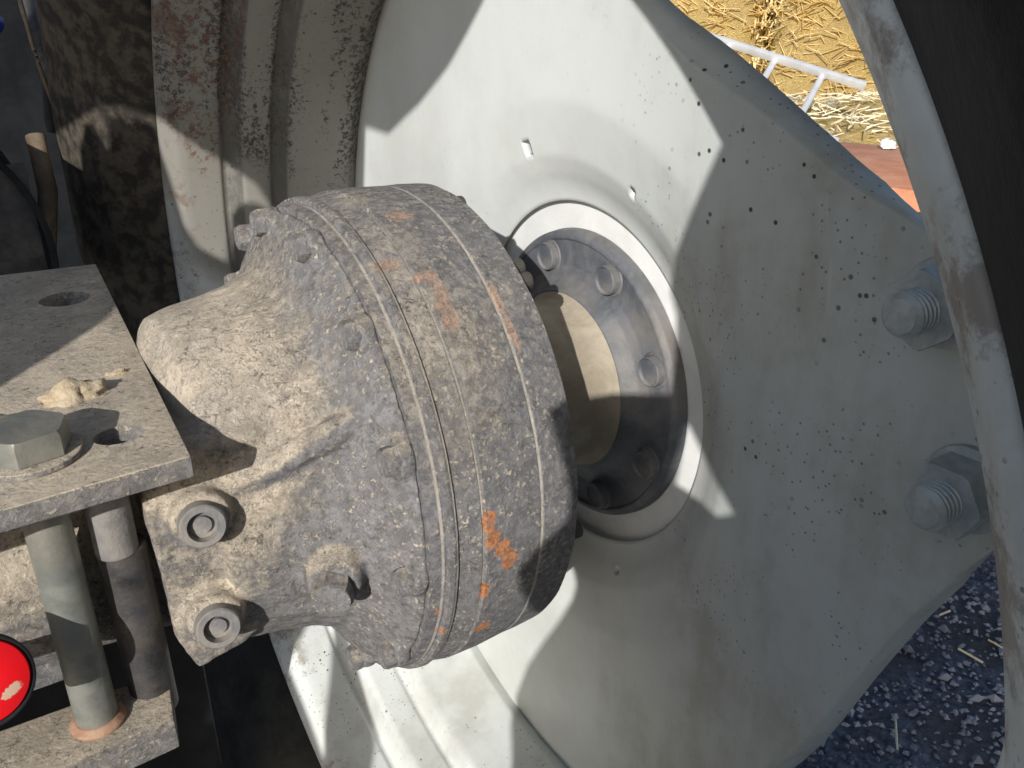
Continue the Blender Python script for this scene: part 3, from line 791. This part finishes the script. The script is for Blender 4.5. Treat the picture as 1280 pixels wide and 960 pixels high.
#OCC_START
# ------------------------------------------------------------------ unseen sheets added behind the camera, outlines cut to cast the wheel's shadows
SU = tv.cross(Vector((0, 0, 1))).normalized(); SV = SU.cross(tv)
def shade_part(name, outer, holes, back, thick, mat, label, cat):
    bm = bmesh.new()
    for lp in [outer]+holes:
        vs_ = [bm.verts.new((x, y, 0)) for x, y in lp]
        for i in range(len(vs_)): bm.edges.new((vs_[i], vs_[(i+1) % len(vs_)]))
    bmesh.ops.triangle_fill(bm, use_beauty=True, use_dissolve=False, edges=bm.edges)
    r = bmesh.ops.extrude_face_region(bm, geom=bm.faces[:])
    for v in r['geom']:
        if isinstance(v, bmesh.types.BMVert): v.co.z -= thick
    bmesh.ops.recalc_face_normals(bm, faces=bm.faces)
    c = Vector((sum(p[0] for p in outer)/len(outer), sum(p[1] for p in outer)/len(outer), 0))
    for v in bm.verts: v.co -= c
    Mx = Matrix((SU, SV, -tv)).transposed()
    o = mk(name, bm, mat, None, Mx @ c - tv*back, Mx.to_quaternion(), sharp=30)
    return tag(o, label, cat)
RP = [(.17, .20), (.06, .23), (.004, .143), (-.004, .125), (-.014, .100), (-.020, .084), (-.0225, .064), (-.017, .050), (-.0155, .02), (-.0165, -.005), (-.038, -.007), (-.058, -.008),
      (-.074, -.013), (-.082, -.020), (-.0790, -.03), (-.0745, -.042), (-.0700, -.058), (-.0678, -.07), (-.0672, -.083), (-.071, -.089), (-.076, -.095), (-.086, -.106), (-.0935, -.117), (-.0935, -.132), (-.091, -.158), (-.086, -.165), (-.083, -.175),
      (-.086, -.189), (-.093, -.204), (-.101, -.220), (-.114, -.243), (-.133, -.280), (-.149, -.328), (-.148, -.349), (-.137, -.371), (-.125, -.45), (-.13, -.56),
      (.62, -.56), (.62, -.24)]
PH = [(-.003, -.024), (-.007, -.070), (.013, -.077), (.022, -.0815), (.031, -.076), (.018, -.058)]
shade_part('right_shade_sheet', RP, [PH], .16, .012, M['shade_sheet'], 'added pale grey sheet behind the viewer, scalloped to shade the right of the wheel', 'shade_sheet')  # added sheet; outline and hole follow the shadow edges on the disc
LP = [(-.74, .36), (-.74, .213), (-.66, .213), (-.626, .219), (-.593, .2245), (-.575, .2255), (-.534, .2155), (-.509, .197), (-.466, .172), (-.452, .130), (-.400, .122), (-.366, .130), (-.362, .185), (-.352, .235),
      (-.313, .219), (-.262, .231), (-.224, .246), (-.199, .263), (-.182, .276), (-.15, .31), (-.14, .36)]
shade_part('top_shade_sheet', LP, [], .16, .012, M['shade_sheet'], 'added pale grey sheet above and behind the viewer, cut to shade the wheel', 'shade_plate')  # added sheet shading the upper disc and barrel
shade_part('low_shade_strip', [(-.370, -.29), (-.345, -.300), (-.305, -.362), (-.284, -.391), (-.262, -.46), (-.315, -.46), (-.331, -.409), (-.352, -.345)], [], .14, .012, M['shade_sheet'], 'added short pale grey strip behind the viewer, cut to shade the rim', 'shade_strip')  # added strip casting the dark band low on the barrel
L2 = [(-.74, -.48), (-.74, .19), (-.70, .175), (-.672, .152), (-.662, .160), (-.652, .192), (-.630, .212), (-.617, .213), (-.607, .186), (-.594, .217), (-.580, .218), (-.573, .212), (-.566, .217), (-.548, .212),
      (-.543, .161), (-.540, .124), (-.531, .102), (-.513, .092), (-.502, .140), (-.490, .149), (-.468, .154), (-.450, .14), (-.425, .045), (-.392, .010), (-.385, -.012), (-.379, -.034), (-.379, -.20),
      (-.392, -.30), (-.400, -.338), (-.377, -.362), (-.331, -.409), (-.31, -.44), (-.30, -.48)]
shade_part('left_shade_sheet', L2, [], .16, .012, M['shade_sheet'], 'added pale grey sheet behind the viewer, cut to shade the left side', 'shade_panel')  # added sheet shading tyre, barrel and bracket plate at the left
